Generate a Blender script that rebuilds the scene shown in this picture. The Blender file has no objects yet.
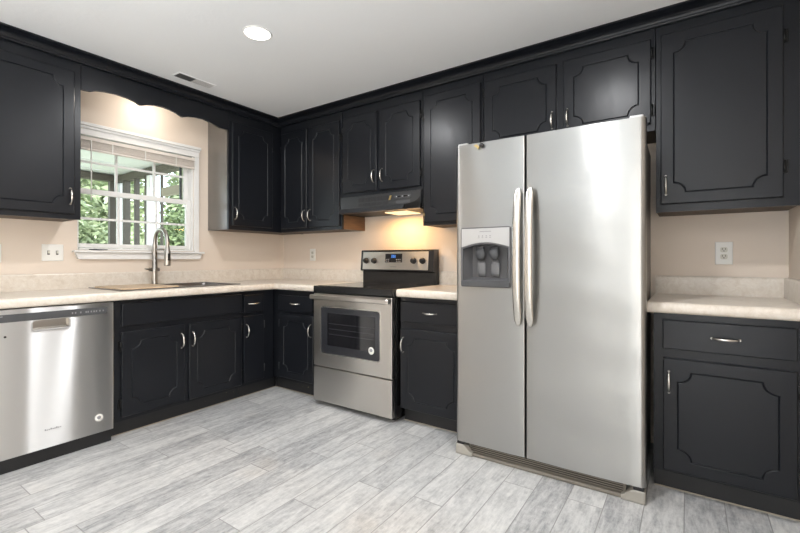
import bpy, bmesh, math, random
from mathutils import Vector, Matrix
random.seed(7)
PI = math.pi
S = bpy.context.scene
COL = S.collection

# ------------------------------------------------------------------ camera, world, lights, exposure
cam = bpy.data.cameras.new('camera')
cam.sensor_width = 36.0
cam.lens = 421.79 * 36.0 / 800.0
cam.shift_y = (259.1 - 266.5) / 800.0
cam.clip_start = 0.02
co = bpy.data.objects.new('camera', cam)
COL.objects.link(co)
co.location = (3.5653, -3.0114, 1.1285)
co.rotation_euler = (PI / 2, 0, math.radians(34.366))
S.camera = co

S.view_settings.view_transform = 'Standard'
S.view_settings.look = 'None'
S.view_settings.gamma = 1.0
S.view_settings.use_curve_mapping = False
S.view_settings.exposure = 0.0

w = bpy.data.worlds.new('sky')
S.world = w
w.use_nodes = True
bgn = w.node_tree.nodes['Background']
bgn.inputs[0].default_value = (0.80, 0.90, 1.0, 1)
bgn.inputs[1].default_value = 4.2


def light(name, kind, loc, energy, color=(1, 1, 1), size=0.1, rot=(0, 0, 0), size_y=None, shape='DISK', spread=None):
    l = bpy.data.lights.new(name, kind)
    l.energy = energy
    l.color = color
    if kind == 'AREA':
        l.shape = shape
        l.size = size
        if size_y:
            l.size_y = size_y
        if spread:
            l.spread = spread
    elif kind == 'SUN':
        l.angle = size
    else:
        l.shadow_soft_size = size
    o = bpy.data.objects.new(name, l)
    COL.objects.link(o)
    o.location = loc
    o.rotation_euler = rot
    return o


light('sun', 'SUN', (0, 0, 10), 5.0, (1, .95, .85), math.radians(3), rot=(math.radians(20), math.radians(48), 0))
# unseen fill lights added behind the camera, aimed at the ceiling and side wall
light('ceiling_fill', 'AREA', (2.75, -3.95, 1.2), 68, (0.82, 0.91, 1.0), 2.3, rot=(PI, 0, 0), size_y=2.1, shape='RECTANGLE')
light('side_wall_fill', 'AREA', (3.42, -4.75, .95), 150, (0.82, 0.91, 1.0), 1.3, rot=(0, -PI / 2, 0), size_y=2.8, shape='RECTANGLE')  # added fill, brightens the room by way of the side wall
CAN_E, CAN_COL = (17, 17, 4.5, 4.5, 3, 3), (0.98, 0.985, 1.0)
CANS = [(1.490, -1.450), (3.10, -1.45), (1.49, -3.3), (3.10, -3.3), (1.49, -4.9), (3.10, -4.9)]

RX, RY, RZ = 4.005, -6.4, 2.446       # room extent
OZ0, OZ1, OY0, OY1 = 1.195, 2.03, -1.838, -0.993   # window opening in the wall with the sink


# ------------------------------------------------------------------ materials
def mat(name, color, rough=0.5, metal=0.0, spec=0.5, emit=None, estr=0.0):
    m = bpy.data.materials.new(name)
    m.use_nodes = True
    b = m.node_tree.nodes['Principled BSDF']
    b.inputs['Base Color'].default_value = (*color, 1)
    b.inputs['Roughness'].default_value = rough
    b.inputs['Metallic'].default_value = metal
    b.inputs['Specular IOR Level'].default_value = spec
    if emit:
        b.inputs['Emission Color'].default_value = (*emit, 1)
        b.inputs['Emission Strength'].default_value = estr
    return m


def nd(m, t, **kw):
    n = m.node_tree.nodes.new(t)
    for k, v in kw.items():
        setattr(n, k, v)
    return n


def lk(m, a, b):
    m.node_tree.links.new(a, b)


def bsdf(m):
    return m.node_tree.nodes['Principled BSDF']


def noise_bump(m, scale, strength, dist=0.002, stretch=(1, 1, 1), detail=3, coord='Object'):
    tc = nd(m, 'ShaderNodeTexCoord')
    mp = nd(m, 'ShaderNodeMapping')
    mp.inputs['Scale'].default_value = stretch
    nz = nd(m, 'ShaderNodeTexNoise')
    nz.inputs['Scale'].default_value = scale
    nz.inputs['Detail'].default_value = detail
    bp = nd(m, 'ShaderNodeBump')
    bp.inputs['Strength'].default_value = strength
    bp.inputs['Distance'].default_value = dist
    lk(m, tc.outputs[coord], mp.inputs[0])
    lk(m, mp.outputs[0], nz.inputs['Vector'])
    lk(m, nz.outputs[0], bp.inputs['Height'])
    lk(m, bp.outputs[0], bsdf(m).inputs['Normal'])
    return nz, bp, mp


def ramp(m, src, stops):
    r = nd(m, 'ShaderNodeValToRGB')
    els = r.color_ramp.elements
    while len(els) < len(stops):
        els.new(0.5)
    for e, (p, c) in zip(els, stops):
        e.position = p
        e.color = (*c, 1)
    lk(m, src, r.inputs[0])
    return r


M = {}
# satin charcoal cabinet paint
m = M['paint'] = mat('charcoal_cabinet_paint', (0.0085, 0.0097, 0.0128), 0.32, 0, 0.32)
nz, bp, mp = noise_bump(m, 26, 0.22, 0.002, (1, 1, .25), 4)
rr = nd(m, 'ShaderNodeMapRange')
rr.inputs[3].default_value = 0.26
rr.inputs[4].default_value = 0.37
lk(m, nz.outputs[0], rr.inputs[0])
lk(m, rr.outputs[0], bsdf(m).inputs['Roughness'])
# toe kick paint, chipped
m = M['kick'] = mat('chipped_black_kick_paint', (0.012, 0.012, 0.013), 0.45)
tc = nd(m, 'ShaderNodeTexCoord')
nz = nd(m, 'ShaderNodeTexNoise')
nz.inputs['Scale'].default_value = 38
nz.inputs['Detail'].default_value = 2
lk(m, tc.outputs['Object'], nz.inputs['Vector'])
r = ramp(m, nz.outputs[0], [(0.0, (.012, .012, .013)), (0.735, (.012, .012, .013)), (0.745, (.20, .17, .09))])
lk(m, r.outputs[0], bsdf(m).inputs['Base Color'])

M['painted_sheen'] = mat('side_panel_painted_reflection', (0.14, 0.128, 0.115), 0.24, 0, 0.8)  # charcoal side lightened to grey-brown in place of the window's reflection
M['black'] = mat('black_enamel', (0.008, 0.008, 0.009), 0.22)
M['black_matte'] = mat('black_plastic', (0.010, 0.010, 0.011), 0.5)
M['hood'] = mat('black_hood_enamel', (0.026, 0.027, 0.029), 0.30)
M['dark_grey'] = mat('dark_grey_plastic', (0.06, 0.062, 0.066), 0.45)
M['glass_top'] = mat('black_ceramic_glass', (0.010, 0.009, 0.009), 0.10, 0, 0.5)
M['oven_glass'] = mat('smoked_oven_glass', (0.010, 0.010, 0.012), 0.07, 0, 0.5)
M['oven_dark'] = mat('oven_window_border', (0.028, 0.029, 0.034), 0.16, 0, 0.5)
M['nickel'] = mat('brushed_nickel', (0.62, 0.60, 0.56), 0.27, 1)
M['nickel_dark'] = mat('dark_brushed_nickel', (0.40, 0.38, 0.35), 0.30, 1)
M['foot'] = mat('taupe_foot_plastic', (0.36, 0.34, 0.30), 0.4)
M['chrome'] = mat('chrome', (0.80, 0.80, 0.80), 0.12, 1)
M['brass'] = mat('brass', (0.55, 0.42, 0.18), 0.35, 1)
M['hinge'] = mat('black_hinge', (0.004, 0.004, 0.004), 0.30, 0, 0.3)
M['hinge_worn'] = mat('worn_hinge', (0.10, 0.10, 0.10), 0.35, 0.6)
M['white'] = mat('white_trim_paint', (0.78, 0.77, 0.75), 0.4)
M['plate'] = mat('white_switch_plate', (0.80, 0.79, 0.75), 0.35)
M['slot'] = mat('dark_slot', (0.03, 0.03, 0.028), 0.5)
M['receptacle'] = mat('ivory_receptacle', (0.62, 0.60, 0.52), 0.4)
M['blind'] = mat('cream_blind_slats', (0.68, 0.62, 0.56), 0.5)
M['case_grey'] = mat('grey_fridge_case', (0.16, 0.155, 0.145), 0.45)
M['grille'] = mat('taupe_grille', (0.19, 0.17, 0.14), 0.5)
M['grille_dark'] = mat('dark_grille_slot', (0.03, 0.026, 0.02), 0.6)
M['silver'] = mat('silver_plastic', (0.52, 0.52, 0.52), 0.32, 0.55)
M['disp_dark'] = mat('dispenser_grey', (0.10, 0.10, 0.105), 0.35)
M['disp_mid'] = mat('dispenser_paddle_grey', (0.15, 0.15, 0.155), 0.3)
M['mark'] = mat('grey_print', (0.28, 0.28, 0.29), 0.5)
M['mark_dark'] = mat('dark_print', (0.06, 0.06, 0.07), 0.5)
M['lens'] = mat('frosted_lamp_lens', (0.9, 0.9, 0.9), 0.5, emit=(1, 0.97, 0.93), estr=6)
M['hood_lens'] = mat('hood_lamp_lens', (0.9, 0.85, 0.7), 0.5, emit=(1, 0.74, 0.40), estr=1.0)
M['lcd'] = mat('blue_clock_digits', (0.0, 0.02, 0.1), 0.3, emit=(0.12, 0.35, 1.0), estr=1.6)
M['caulk'] = mat('tan_caulk', (0.40, 0.35, 0.28), 0.7)
M['soffit'] = mat('white_porch_ceiling', (0.78, 0.78, 0.76), 0.6)
M['porch_dark'] = mat('dark_porch_timber', (0.10, 0.085, 0.07), 0.7)
M['porch_brown'] = mat('weathered_porch_rail', (0.33, 0.29, 0.23), 0.7)
M['deck'] = mat('porch_boards', (0.62, 0.60, 0.57), 0.7)
M['vent_dark'] = mat('dark_vent_slats', (0.06, 0.06, 0.06), 0.5)
M['vent_light'] = mat('pale_vent_slats', (0.56, 0.55, 0.54), 0.5)

# walls
m = M['wall'] = mat('beige_wall_paint', (0.725, 0.625, 0.53), 0.55)
noise_bump(m, 60, 0.08, 0.002)
m = M['wall_pale'] = mat('pale_wall_paint', (0.78, 0.76, 0.73), 0.6)
# ceiling: knock-down texture
m = M['ceiling'] = mat('textured_ceiling_paint', (0.81, 0.815, 0.815), 0.7)
noise_bump(m, 42, 0.22, 0.004, detail=5)
# wood
m = M['wood'] = mat('unpainted_cabinet_wood', (0.30, 0.15, 0.06), 0.45)
tc = nd(m, 'ShaderNodeTexCoord')
mp = nd(m, 'ShaderNodeMapping')
mp.inputs['Scale'].default_value = (30, 4, 30)
nz = nd(m, 'ShaderNodeTexNoise')
nz.inputs['Scale'].default_value = 2
nz.inputs['Detail'].default_value = 5
lk(m, tc.outputs['Object'], mp.inputs[0])
lk(m, mp.outputs[0], nz.inputs['Vector'])
r = ramp(m, nz.outputs[0], [(0.3, (.12, .065, .032)), (0.7, (.20, .11, .055))])
lk(m, r.outputs[0], bsdf(m).inputs['Base Color'])
M['wood_dark'] = mat('dark_cabinet_underside', (0.075, 0.050, 0.032), 0.6)
m = M['board'] = mat('pale_board_wood', (0.55, 0.36, 0.20), 0.45)
tc = nd(m, 'ShaderNodeTexCoord')
mp = nd(m, 'ShaderNodeMapping')
mp.inputs['Scale'].default_value = (40, 5, 10)
nz = nd(m, 'ShaderNodeTexNoise')
nz.inputs['Scale'].default_value = 2
lk(m, tc.outputs['Object'], mp.inputs[0])
lk(m, mp.outputs[0], nz.inputs['Vector'])
r = ramp(m, nz.outputs[0], [(0.3, (.46, .33, .21)), (0.7, (.60, .46, .32))])
lk(m, r.outputs[0], bsdf(m).inputs['Base Color'])
# laminate counter: mottled beige
m = M['laminate'] = mat('mottled_beige_laminate', (0.7, 0.63, 0.53), 0.28)
tc = nd(m, 'ShaderNodeTexCoord')
n1 = nd(m, 'ShaderNodeTexNoise')
n1.inputs['Scale'].default_value = 26
n1.inputs['Detail'].default_value = 8
n1.inputs['Roughness'].default_value = 0.75
n1.inputs['Distortion'].default_value = 0.8
lk(m, tc.outputs['Object'], n1.inputs['Vector'])
r = ramp(m, n1.outputs[0], [(0.30, (.60, .52, .43)), (0.5, (.70, .63, .545)), (0.70, (.78, .725, .65))])
lk(m, r.outputs[0], bsdf(m).inputs['Base Color'])


def steel(name, color, rough, aniso, wave=0.0, wscale=2.2, wstretch=(1, 1, 1)):
    m = mat(name, color, rough, 1.0)
    b = bsdf(m)
    b.inputs['Anisotropic'].default_value = aniso
    b.inputs['Anisotropic Rotation'].default_value = 0.25
    tg = nd(m, 'ShaderNodeTangent', direction_type='UV_MAP')
    tg.uv_map = 'brush'
    lk(m, tg.outputs[0], b.inputs['Tangent'])
    tc = nd(m, 'ShaderNodeTexCoord')
    if wave:
        mp2 = nd(m, 'ShaderNodeMapping')
        mp2.inputs['Scale'].default_value = wstretch
        n2 = nd(m, 'ShaderNodeTexNoise')
        n2.inputs['Scale'].default_value = wscale
        n2.inputs['Detail'].default_value = 1
        bp = nd(m, 'ShaderNodeBump')
        bp.inputs['Strength'].default_value = 1.0
        bp.inputs['Distance'].default_value = wave
        lk(m, tc.outputs['Object'], mp2.inputs[0])
        lk(m, mp2.outputs[0], n2.inputs['Vector'])
        lk(m, n2.outputs[0], bp.inputs['Height'])
        lk(m, bp.outputs[0], b.inputs['Normal'])
    return m


M['steel'] = steel('brushed_stainless', (0.63, 0.61, 0.58), 0.32, 0.85)
M['steel_dw'] = steel('brushed_stainless_washer', (0.55, 0.548, 0.54), 0.31, 1.0)
M['steel_fridge'] = steel('brushed_stainless_fridge', (0.38, 0.38, 0.37), 0.33, 0.85, 0.022, 1.7, (1.0, 1.0, 1.6))
m = M['steel_dw']
m.node_tree.nodes.remove(bsdf(m))
ga = nd(m, 'ShaderNodeBsdfAnisotropic')
ga.inputs['Color'].default_value = (0.66, 0.658, 0.65, 1)
ga.inputs['Roughness'].default_value = 0.325
ga.inputs['Anisotropy'].default_value = 0.79
ga.inputs['Rotation'].default_value = 0.0
tg = nd(m, 'ShaderNodeTangent', direction_type='UV_MAP')
tg.uv_map = 'brush'
lk(m, tg.outputs[0], ga.inputs['Tangent'])
lk(m, ga.outputs[0], m.node_tree.nodes['Material Output'].inputs[0])
M['sink'] = mat('sink_steel', (0.24, 0.24, 0.25), 0.32, 1)

# floor planks: tile columns run along Y, joints random in each column
m = M['floor'] = mat('grey_wood_look_tile', (0.5, 0.5, 0.5), 0.36)
tc = nd(m, 'ShaderNodeTexCoord')
sp = nd(m, 'ShaderNodeSeparateXYZ')
lk(m, tc.outputs['Object'], sp.inputs[0])


def mth(op, a, b=None, c=None):
    n = nd(m, 'ShaderNodeMath', operation=op)
    for i, v in enumerate((a, b, c)):
        if v is None:
            continue
        if isinstance(v, (int, float)):
            n.inputs[i].default_value = v
        else:
            lk(m, v, n.inputs[i])
    return n.outputs[0]


cx_ = mth('DIVIDE', mth('SUBTRACT', sp.outputs[0], 0.054), 0.152)
ci = mth('FLOOR', cx_)
cf = mth('FRACT', cx_)
wn = nd(m, 'ShaderNodeTexWhiteNoise', noise_dimensions='1D')
lk(m, ci, wn.inputs['W'])
ry = mth('ADD', mth('DIVIDE', sp.outputs[1], 0.92), wn.outputs[0])
ri = mth('FLOOR', ry)
rf = mth('FRACT', ry)
ex = mth('MINIMUM', cf, mth('SUBTRACT', 1.0, cf))
ey = mth('MINIMUM', rf, mth('SUBTRACT', 1.0, rf))
edge = mth('MINIMUM', mth('MULTIPLY', ex, 0.152), mth('MULTIPLY', ey, 0.92))
gr = nd(m, 'ShaderNodeMapRange')
gr.inputs[1].default_value = 0.0009
gr.inputs[2].default_value = 0.0028
lk(m, edge, gr.inputs[0])
cb = nd(m, 'ShaderNodeCombineXYZ')
lk(m, ci, cb.inputs[0])
lk(m, ri, cb.inputs[1])
wn2 = nd(m, 'ShaderNodeTexWhiteNoise', noise_dimensions='2D')
lk(m, cb.outputs[0], wn2.inputs['Vector'])
# grain coordinates shifted per plank
cb2 = nd(m, 'ShaderNodeCombineXYZ')
lk(m, mth('MULTIPLY', sp.outputs[0], 12.0), cb2.inputs[0])
lk(m, mth('MULTIPLY', sp.outputs[1], 2.6), cb2.inputs[1])
lk(m, mth('MULTIPLY', wn2.outputs[0], 37.0), cb2.inputs[2])
g1 = nd(m, 'ShaderNodeTexNoise')
g1.inputs['Scale'].default_value = 1.6
g1.inputs['Detail'].default_value = 9
g1.inputs['Roughness'].default_value = 0.72
g1.inputs['Distortion'].default_value = 0.7
lk(m, cb2.outputs[0], g1.inputs['Vector'])
cb3 = nd(m, 'ShaderNodeCombineXYZ')
lk(m, mth('MULTIPLY', sp.outputs[0], 75.0), cb3.inputs[0])
lk(m, mth('MULTIPLY', sp.outputs[1], 13.0), cb3.inputs[1])
lk(m, mth('MULTIPLY', wn2.outputs[0], 91.0), cb3.inputs[2])
g2 = nd(m, 'ShaderNodeTexNoise')
g2.inputs['Scale'].default_value = 1.0
g2.inputs['Detail'].default_value = 5
g2.inputs['Roughness'].default_value = 0.7
lk(m, cb3.outputs[0], g2.inputs['Vector'])
g3 = nd(m, 'ShaderNodeTexNoise')
g3.inputs['Scale'].default_value = 34
g3.inputs['Detail'].default_value = 6
g3.inputs['Roughness'].default_value = 0.8
lk(m, tc.outputs['Object'], g3.inputs['Vector'])
gsum = mth('ADD', mth('ADD', mth('MULTIPLY', g1.outputs[0], 0.46), mth('MULTIPLY', g2.outputs[0], 0.30)), mth('MULTIPLY', g3.outputs[0], 0.24))
gsum = mth('ADD', gsum, mth('MULTIPLY', mth('SUBTRACT', wn2.outputs[0], 0.5), 0.09))
rc = ramp(m, gsum, [(0.37, (.25, .253, .26)), (0.44, (.39, .392, .395)), (0.51, (.52, .52, .515)), (0.61, (.66, .655, .64))])
# a few warm rusty patches
n3 = nd(m, 'ShaderNodeTexNoise')
n3.inputs['Scale'].default_value = 2.3
n3.inputs['Detail'].default_value = 3
lk(m, tc.outputs['Object'], n3.inputs['Vector'])
wr = nd(m, 'ShaderNodeMapRange')
wr.inputs[1].default_value = 0.62
wr.inputs[2].default_value = 0.80
wr.inputs[4].default_value = 0.45
lk(m, n3.outputs[0], wr.inputs[0])
mxw = nd(m, 'ShaderNodeMix', data_type='RGBA', blend_type='MULTIPLY')
lk(m, wr.outputs[0], mxw.inputs[0])
lk(m, rc.outputs[0], mxw.inputs[6])
mxw.inputs[7].default_value = (0.86, 0.76, 0.66, 1)
mx = nd(m, 'ShaderNodeMix', data_type='RGBA')
lk(m, gr.outputs[0], mx.inputs[0])
mx.inputs[6].default_value = (0.26, 0.255, 0.25, 1)
lk(m, mxw.outputs[2], mx.inputs[7])
lk(m, mx.outputs[2], bsdf(m).inputs['Base Color'])
bp = nd(m, 'ShaderNodeBump')
bp.inputs['Strength'].default_value = 0.5
bp.inputs['Distance'].default_value = 0.002
hsum = mth('ADD', gr.outputs[0], mth('MULTIPLY', g2.outputs[0], 0.25))
lk(m, hsum, bp.inputs['Height'])
lk(m, bp.outputs[0], bsdf(m).inputs['Normal'])

# window glass: clear with a faint reflection
m = M['glass'] = bpy.data.materials.new('window_glass')
m.use_nodes = True
m.node_tree.nodes.remove(bsdf(m))
tr = nd(m, 'ShaderNodeBsdfTransparent')
tr.inputs[0].default_value = (0.96, 0.975, 0.965, 1)
gl = nd(m, 'ShaderNodeBsdfGlossy')
gl.inputs['Roughness'].default_value = 0.02
fr = nd(m, 'ShaderNodeFresnel')
fr.inputs[0].default_value = 1.25
ms = nd(m, 'ShaderNodeMixShader')
lk(m, fr.outputs[0], ms.inputs[0])
lk(m, tr.outputs[0], ms.inputs[1])
lk(m, gl.outputs[0], ms.inputs[2])
lk(m, ms.outputs[0], m.node_tree.nodes['Material Output'].inputs[0])


def foliage(name, c1, c2):
    m = mat(name, c1, 0.5)
    oi = nd(m, 'ShaderNodeNewGeometry')
    r = ramp(m, oi.outputs['Random Per Island'], [(0.0, c1), (1.0, c2)])
    lk(m, r.outputs[0], bsdf(m).inputs['Base Color'])
    return m


M['leaf'] = foliage('mid_green_leaves', (0.09, 0.13, 0.055), (0.37, 0.42, 0.25))
M['leaf_dark'] = foliage('dark_green_leaves', (0.05, 0.085, 0.03), (0.24, 0.30, 0.14))
M['leaf_pale'] = foliage('pale_green_leaves', (0.26, 0.33, 0.16), (0.54, 0.58, 0.40))
m = M['lawn'] = mat('lawn_grass', (0.35, 0.45, 0.18), 0.8)
tc = nd(m, 'ShaderNodeTexCoord')
nz = nd(m, 'ShaderNodeTexNoise')
nz.inputs['Scale'].default_value = 3
nz.inputs['Detail'].default_value = 8
lk(m, tc.outputs['Object'], nz.inputs['Vector'])
r = ramp(m, nz.outputs[0], [(0.3, (.30, .36, .20)), (0.7, (.56, .58, .42))])
lk(m, r.outputs[0], bsdf(m).inputs['Base Color'])


# ------------------------------------------------------------------ mesh helpers
def nbm():
    return bmesh.new()


def box(bm, x0, x1, y0, y1, z0, z1, bev=0.0, seg=2):
    x0, x1 = min(x0, x1), max(x0, x1)
    y0, y1 = min(y0, y1), max(y0, y1)
    z0, z1 = min(z0, z1), max(z0, z1)
    v = [bm.verts.new(p) for p in ((x0, y0, z0), (x1, y0, z0), (x1, y1, z0), (x0, y1, z0), (x0, y0, z1), (x1, y0, z1), (x1, y1, z1), (x0, y1, z1))]
    fs = [bm.faces.new([v[i] for i in q]) for q in ((3, 2, 1, 0), (4, 5, 6, 7), (0, 1, 5, 4), (1, 2, 6, 5), (2, 3, 7, 6), (3, 0, 4, 7))]
    if bev:
        es = list({e for f in fs for e in f.edges})
        bmesh.ops.bevel(bm, geom=es, offset=bev, segments=seg, affect='EDGES', profile=0.5)
    return bm


def ring_loft(bm, rings, closed=True, caps=True, smooth=True):
    """rings: list of lists of points, same length each."""
    vs = [[bm.verts.new(p) for p in r] for r in rings]
    n = len(rings[0])
    for a, b in zip(vs, vs[1:]):
        for i in range(n if closed else n - 1):
            j = (i + 1) % n
            f = bm.faces.new((a[i], a[j], b[j], b[i]))
            f.smooth = smooth
    if caps:
        bm.faces.new(list(reversed(vs[0])))
        bm.faces.new(vs[-1])
    return vs


def tube(bm, pts, r, n=12, flat=1.0, caps=True):
    pts = [Vector(p) for p in pts]
    rs = r if isinstance(r, (list, tuple)) else [r] * len(pts)
    t0 = (pts[1] - pts[0]).normalized()
    up = Vector((0, 0, 1)) if abs(t0.z) < 0.9 else Vector((1, 0, 0))
    a = t0.cross(up).normalized()
    rings = []
    for i, p in enumerate(pts):
        t = (pts[min(i + 1, len(pts) - 1)] - pts[max(i - 1, 0)]).normalized()
        a = (a - t * a.dot(t)).normalized()
        b = t.cross(a)
        rings.append([p + (a * math.cos(k * 2 * PI / n) + b * flat * math.sin(k * 2 * PI / n)) * rs[i] for k in range(n)])
    ring_loft(bm, rings, caps=caps)
    return bm


def lathe(bm, prof, c=(0, 0, 0), axis='z', n=32, caps=True):
    rings = []
    for r, h in prof:
        ring = []
        for k in range(n):
            a = 2 * PI * k / n
            if axis == 'z':
                ring.append((c[0] + r * math.cos(a), c[1] + r * math.sin(a), c[2] + h))
            elif axis == 'y':
                ring.append((c[0] + r * math.cos(a), c[1] + h, c[2] + r * math.sin(a)))
            else:
                ring.append((c[0] + h, c[1] + r * math.cos(a), c[2] + r * math.sin(a)))
        rings.append(ring)
    ring_loft(bm, rings, caps=caps)
    return bm


def rrect_pts(x0, x1, z0, z1, r, n=6):
    out = []
    for cx, cz, a0 in ((x1 - r, z1 - r, 0), (x0 + r, z1 - r, PI / 2), (x0 + r, z0 + r, PI), (x1 - r, z0 + r, 1.5 * PI)):
        for k in range(n + 1):
            a = a0 + k * PI / 2 / n
            out.append((cx + r * math.cos(a), cz + r * math.sin(a)))
    return out


def prism(bm, pts, y0, y1, bev=0.0):
    """polygon in x,z extruded along y (y0 = front)"""
    a = [(x, y1, z) for x, z in pts]
    if bev:
        cx = sum(p[0] for p in pts) / len(pts)
        cz = sum(p[1] for p in pts) / len(pts)
        hx = max(abs(p[0] - cx) for p in pts)
        hz = max(abs(p[1] - cz) for p in pts)
        f = [(cx + (x - cx) * (1 - bev / hx), y0, cz + (z - cz) * (1 - bev / hz)) for x, z in pts]
        mid = [(x, y0 + bev, z) for x, z in pts]
        ring_loft(bm, [a, mid, f], smooth=False)
    else:
        ring_loft(bm, [a, [(x, y0, z) for x, z in pts]], smooth=False)
    return bm


def sweep(bm, path, prof, left=True, smooth=False):
    """closed profile (d, z), d measured to the chosen side of a 2D path, mitred"""
    P = [Vector(p) for p in path]
    rings = []
    for i, p in enumerate(P):
        ns = []
        for a, b in ((i - 1, i), (i, i + 1)):
            if a >= 0 and b < len(P):
                t = (P[b] - P[a]).normalized()
                n = Vector((-t.y, t.x)) if left else Vector((t.y, -t.x))
                ns.append(n)
        if len(ns) == 2:
            n = (ns[0] + ns[1])
            n = n / (n.length_squared / 2)
        else:
            n = ns[0]
        rings.append([(p.x + n.x * d, p.y + n.y * d, z) for d, z in prof])
    ring_loft(bm, rings, smooth=smooth)
    return bm


def shell(bm, prof, zs, holes=(), back_caps=True):
    """open plan profile [(x,y)] raised through heights zs; cells listed in holes (seg index, z index) are left open"""
    V = [[bm.verts.new((x, y, z)) for x, y in prof] for z in zs]
    for k in range(len(zs) - 1):
        for i in range(len(prof) - 1):
            if (i, k) in holes:
                continue
            f = bm.faces.new((V[k][i], V[k][i + 1], V[k + 1][i + 1], V[k + 1][i]))
            f.smooth = True
        bm.faces.new((V[k][-1], V[k][0], V[k + 1][0], V[k + 1][-1]))
    bm.faces.new(list(reversed(V[0])))
    bm.faces.new(V[-1])
    return V


def obj(name, bm, m, parent=None, loc=None, smooth=False, brush=False, recalc=True):
    if recalc:
        bmesh.ops.recalc_face_normals(bm, faces=bm.faces)
    if smooth:
        for f in bm.faces:
            f.smooth = True
    if brush:
        uv = bm.loops.layers.uv.new('brush')
        for f in bm.faces:
            n = f.normal
            for l in f.loops:
                p = l.vert.co
                l[uv].uv = (p.x, p.z) if abs(n.y) >= abs(n.x) or abs(n.y) > .5 else (p.y, p.z)
    me = bpy.data.meshes.new(name)
    bm.to_mesh(me)
    bm.free()
    if m:
        me.materials.append(m)
    o = bpy.data.objects.new(name, me)
    COL.objects.link(o)
    if parent:
        o.parent = parent
    if loc:
        o.location = loc
    if smooth == 'auto':
        for p in me.polygons:
            p.use_smooth = True
    return o


def autosmooth(o, ang=35):
    me = o.data
    for p in me.polygons:
        p.use_smooth = True
    try:
        me.set_sharp_from_angle(angle=math.radians(ang))
    except Exception:
        pass
    return o


def thing(name, label, cat, loc=(0, 0, 0), rz=0.0, group=None):
    o = bpy.data.objects.new(name, None)
    o.empty_display_size = 0.1
    COL.objects.link(o)
    o.location = loc
    o.rotation_euler = (0, 0, rz)
    o['label'] = label
    o['category'] = cat
    if group:
        o['group'] = group
    return o


def tag(o, label, cat, group=None):
    o['label'] = label
    o['category'] = cat
    if group:
        o['group'] = group
    return o


def struct(name, bm, m, parent=None, smooth=False):
    o = obj(name, bm, m, parent, smooth=smooth)
    if not parent:
        o['kind'] = 'structure'
    return o


def sempty(name, loc=(0, 0, 0), rz=0.0):
    o = bpy.data.objects.new(name, None)
    COL.objects.link(o)
    o.location = loc
    o.rotation_euler = (0, 0, rz)
    o['kind'] = 'structure'
    return o


# ------------------------------------------------------------------ room shell
struct('floor', box(nbm(), 0, RX, RY, 0, -0.05, 0), M['floor'])
struct('ceiling', box(nbm(), -0.12, RX + .12, RY - .12, 0.12, RZ, RZ + .06), M['ceiling'])
struct('wall_back', box(nbm(), -0.12, RX + .12, 0, 0.12, -.05, RZ), M['wall'])
struct('wall_right', box(nbm(), RX, RX + .12, RY, 0, -.05, RZ), M['wall'])
b = nbm()
box(b, -.12, 0, RY, OY0, -.05, RZ)
box(b, -.12, 0, OY1, 0, -.05, RZ)
box(b, -.12, 0, OY0, OY1, -.05, OZ0)
box(b, -.12, 0, OY0, OY1, OZ1, RZ)
struct('wall_left', b, M['wall'])
struct('wall_front', box(nbm(), -.12, RX + .12, RY - .12, RY, -.05, RZ), M['wall_pale'])

# crown moulding, dark, runs over all wall cabinets
UF = 0.33
prof = [(-.02, 2.392), (.008, 2.392), (.010, 2.400), (.016, 2.402), (.019, 2.412), (.030, 2.422), (.050, 2.429), (.072, 2.433), (.084, 2.436), (.084, 2.4455), (-.02, 2.4455)]
struct('trim_1', sweep(nbm(), [(UF - .017, -2.56), (UF - .017, -(UF - .017)), (RX - .003, -(UF - .017))], [(d + .017, z) for d, z in prof], left=False), M['paint'])

# thin tan caulk line along the toe kicks
struct('trim_2', sweep(nbm(), [(.5415, -1.853), (.5415, -.5415), (1.133, -.5415)], [(0, 0.0005), (.007, 0.0005), (.002, .0045), (0, .0045)], left=False), M['caulk'])
struct('trim_3', sweep(nbm(), [(1.916, -.5415), (2.44, -.5415)], [(0, 0.0005), (.007, 0.0005), (.002, .0045), (0, .0045)], left=False), M['caulk'])
struct('trim_4', sweep(nbm(), [(3.425, -.5415), (RX - .005, -.5415)], [(0, 0.0005), (.007, 0.0005), (.002, .0045), (0, .0045)], left=False), M['caulk'])

# ------------------------------------------------------------------ window over the sink (local: x along wall, front to -y ; rotated to face +x)
W1 = sempty('window_1', (0, 0, 0), PI / 2)        # local (u, -v)


def L(bm, u0, u1, v0, v1, z0, z1, bev=0.0):       # box in run coordinates: u along wall, v out of wall
    return box(bm, u0, u1, -v1, -v0, z0, z1, bev)


# head casing with stepped profile
b = nbm()
L(b, -1.90, -.950, .001, .022, 2.016, 2.060, .002)
L(b, -1.90, -.947, .001, .030, 2.060, 2.078, .002)
L(b, -1.90, -.942, .001, .042, 2.078, 2.102, .004)
struct('head_casing', b, M['white'], W1)
b = nbm()
L(b, -.992, -.950, .001, .020, 1.1905, 2.016, .003)
struct('side_casing', b, M['white'], W1)
b = nbm()
L(b, -1.872, -.915, .001, .052, 1.176, 1.190, .004)
struct('stool', b, M['white'], W1)
b = nbm()
prism(b, [(-1.856, 1.175), (-.930, 1.175), (-.946, 1.128), (-1.840, 1.128)], -.030, -.001)
struct('apron', b, M['white'], W1)
b = nbm()
L(b, OY0 + .001, OY0 + .006, -.115, -.001, OZ0 + .001, OZ1 - .001)
L(b, OY1 - .012, OY1 - .001, -.115, -.001, OZ0 + .001, OZ1 - .001)
L(b, OY0 + .012, OY1 - .012, -.115, -.001, OZ0 + .001, OZ0 + .014)
L(b, OY0 + .012, OY1 - .012, -.115, -.001, OZ1 - .014, OZ1 - .001)
struct('jamb', b, M['white'], W1)
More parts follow.
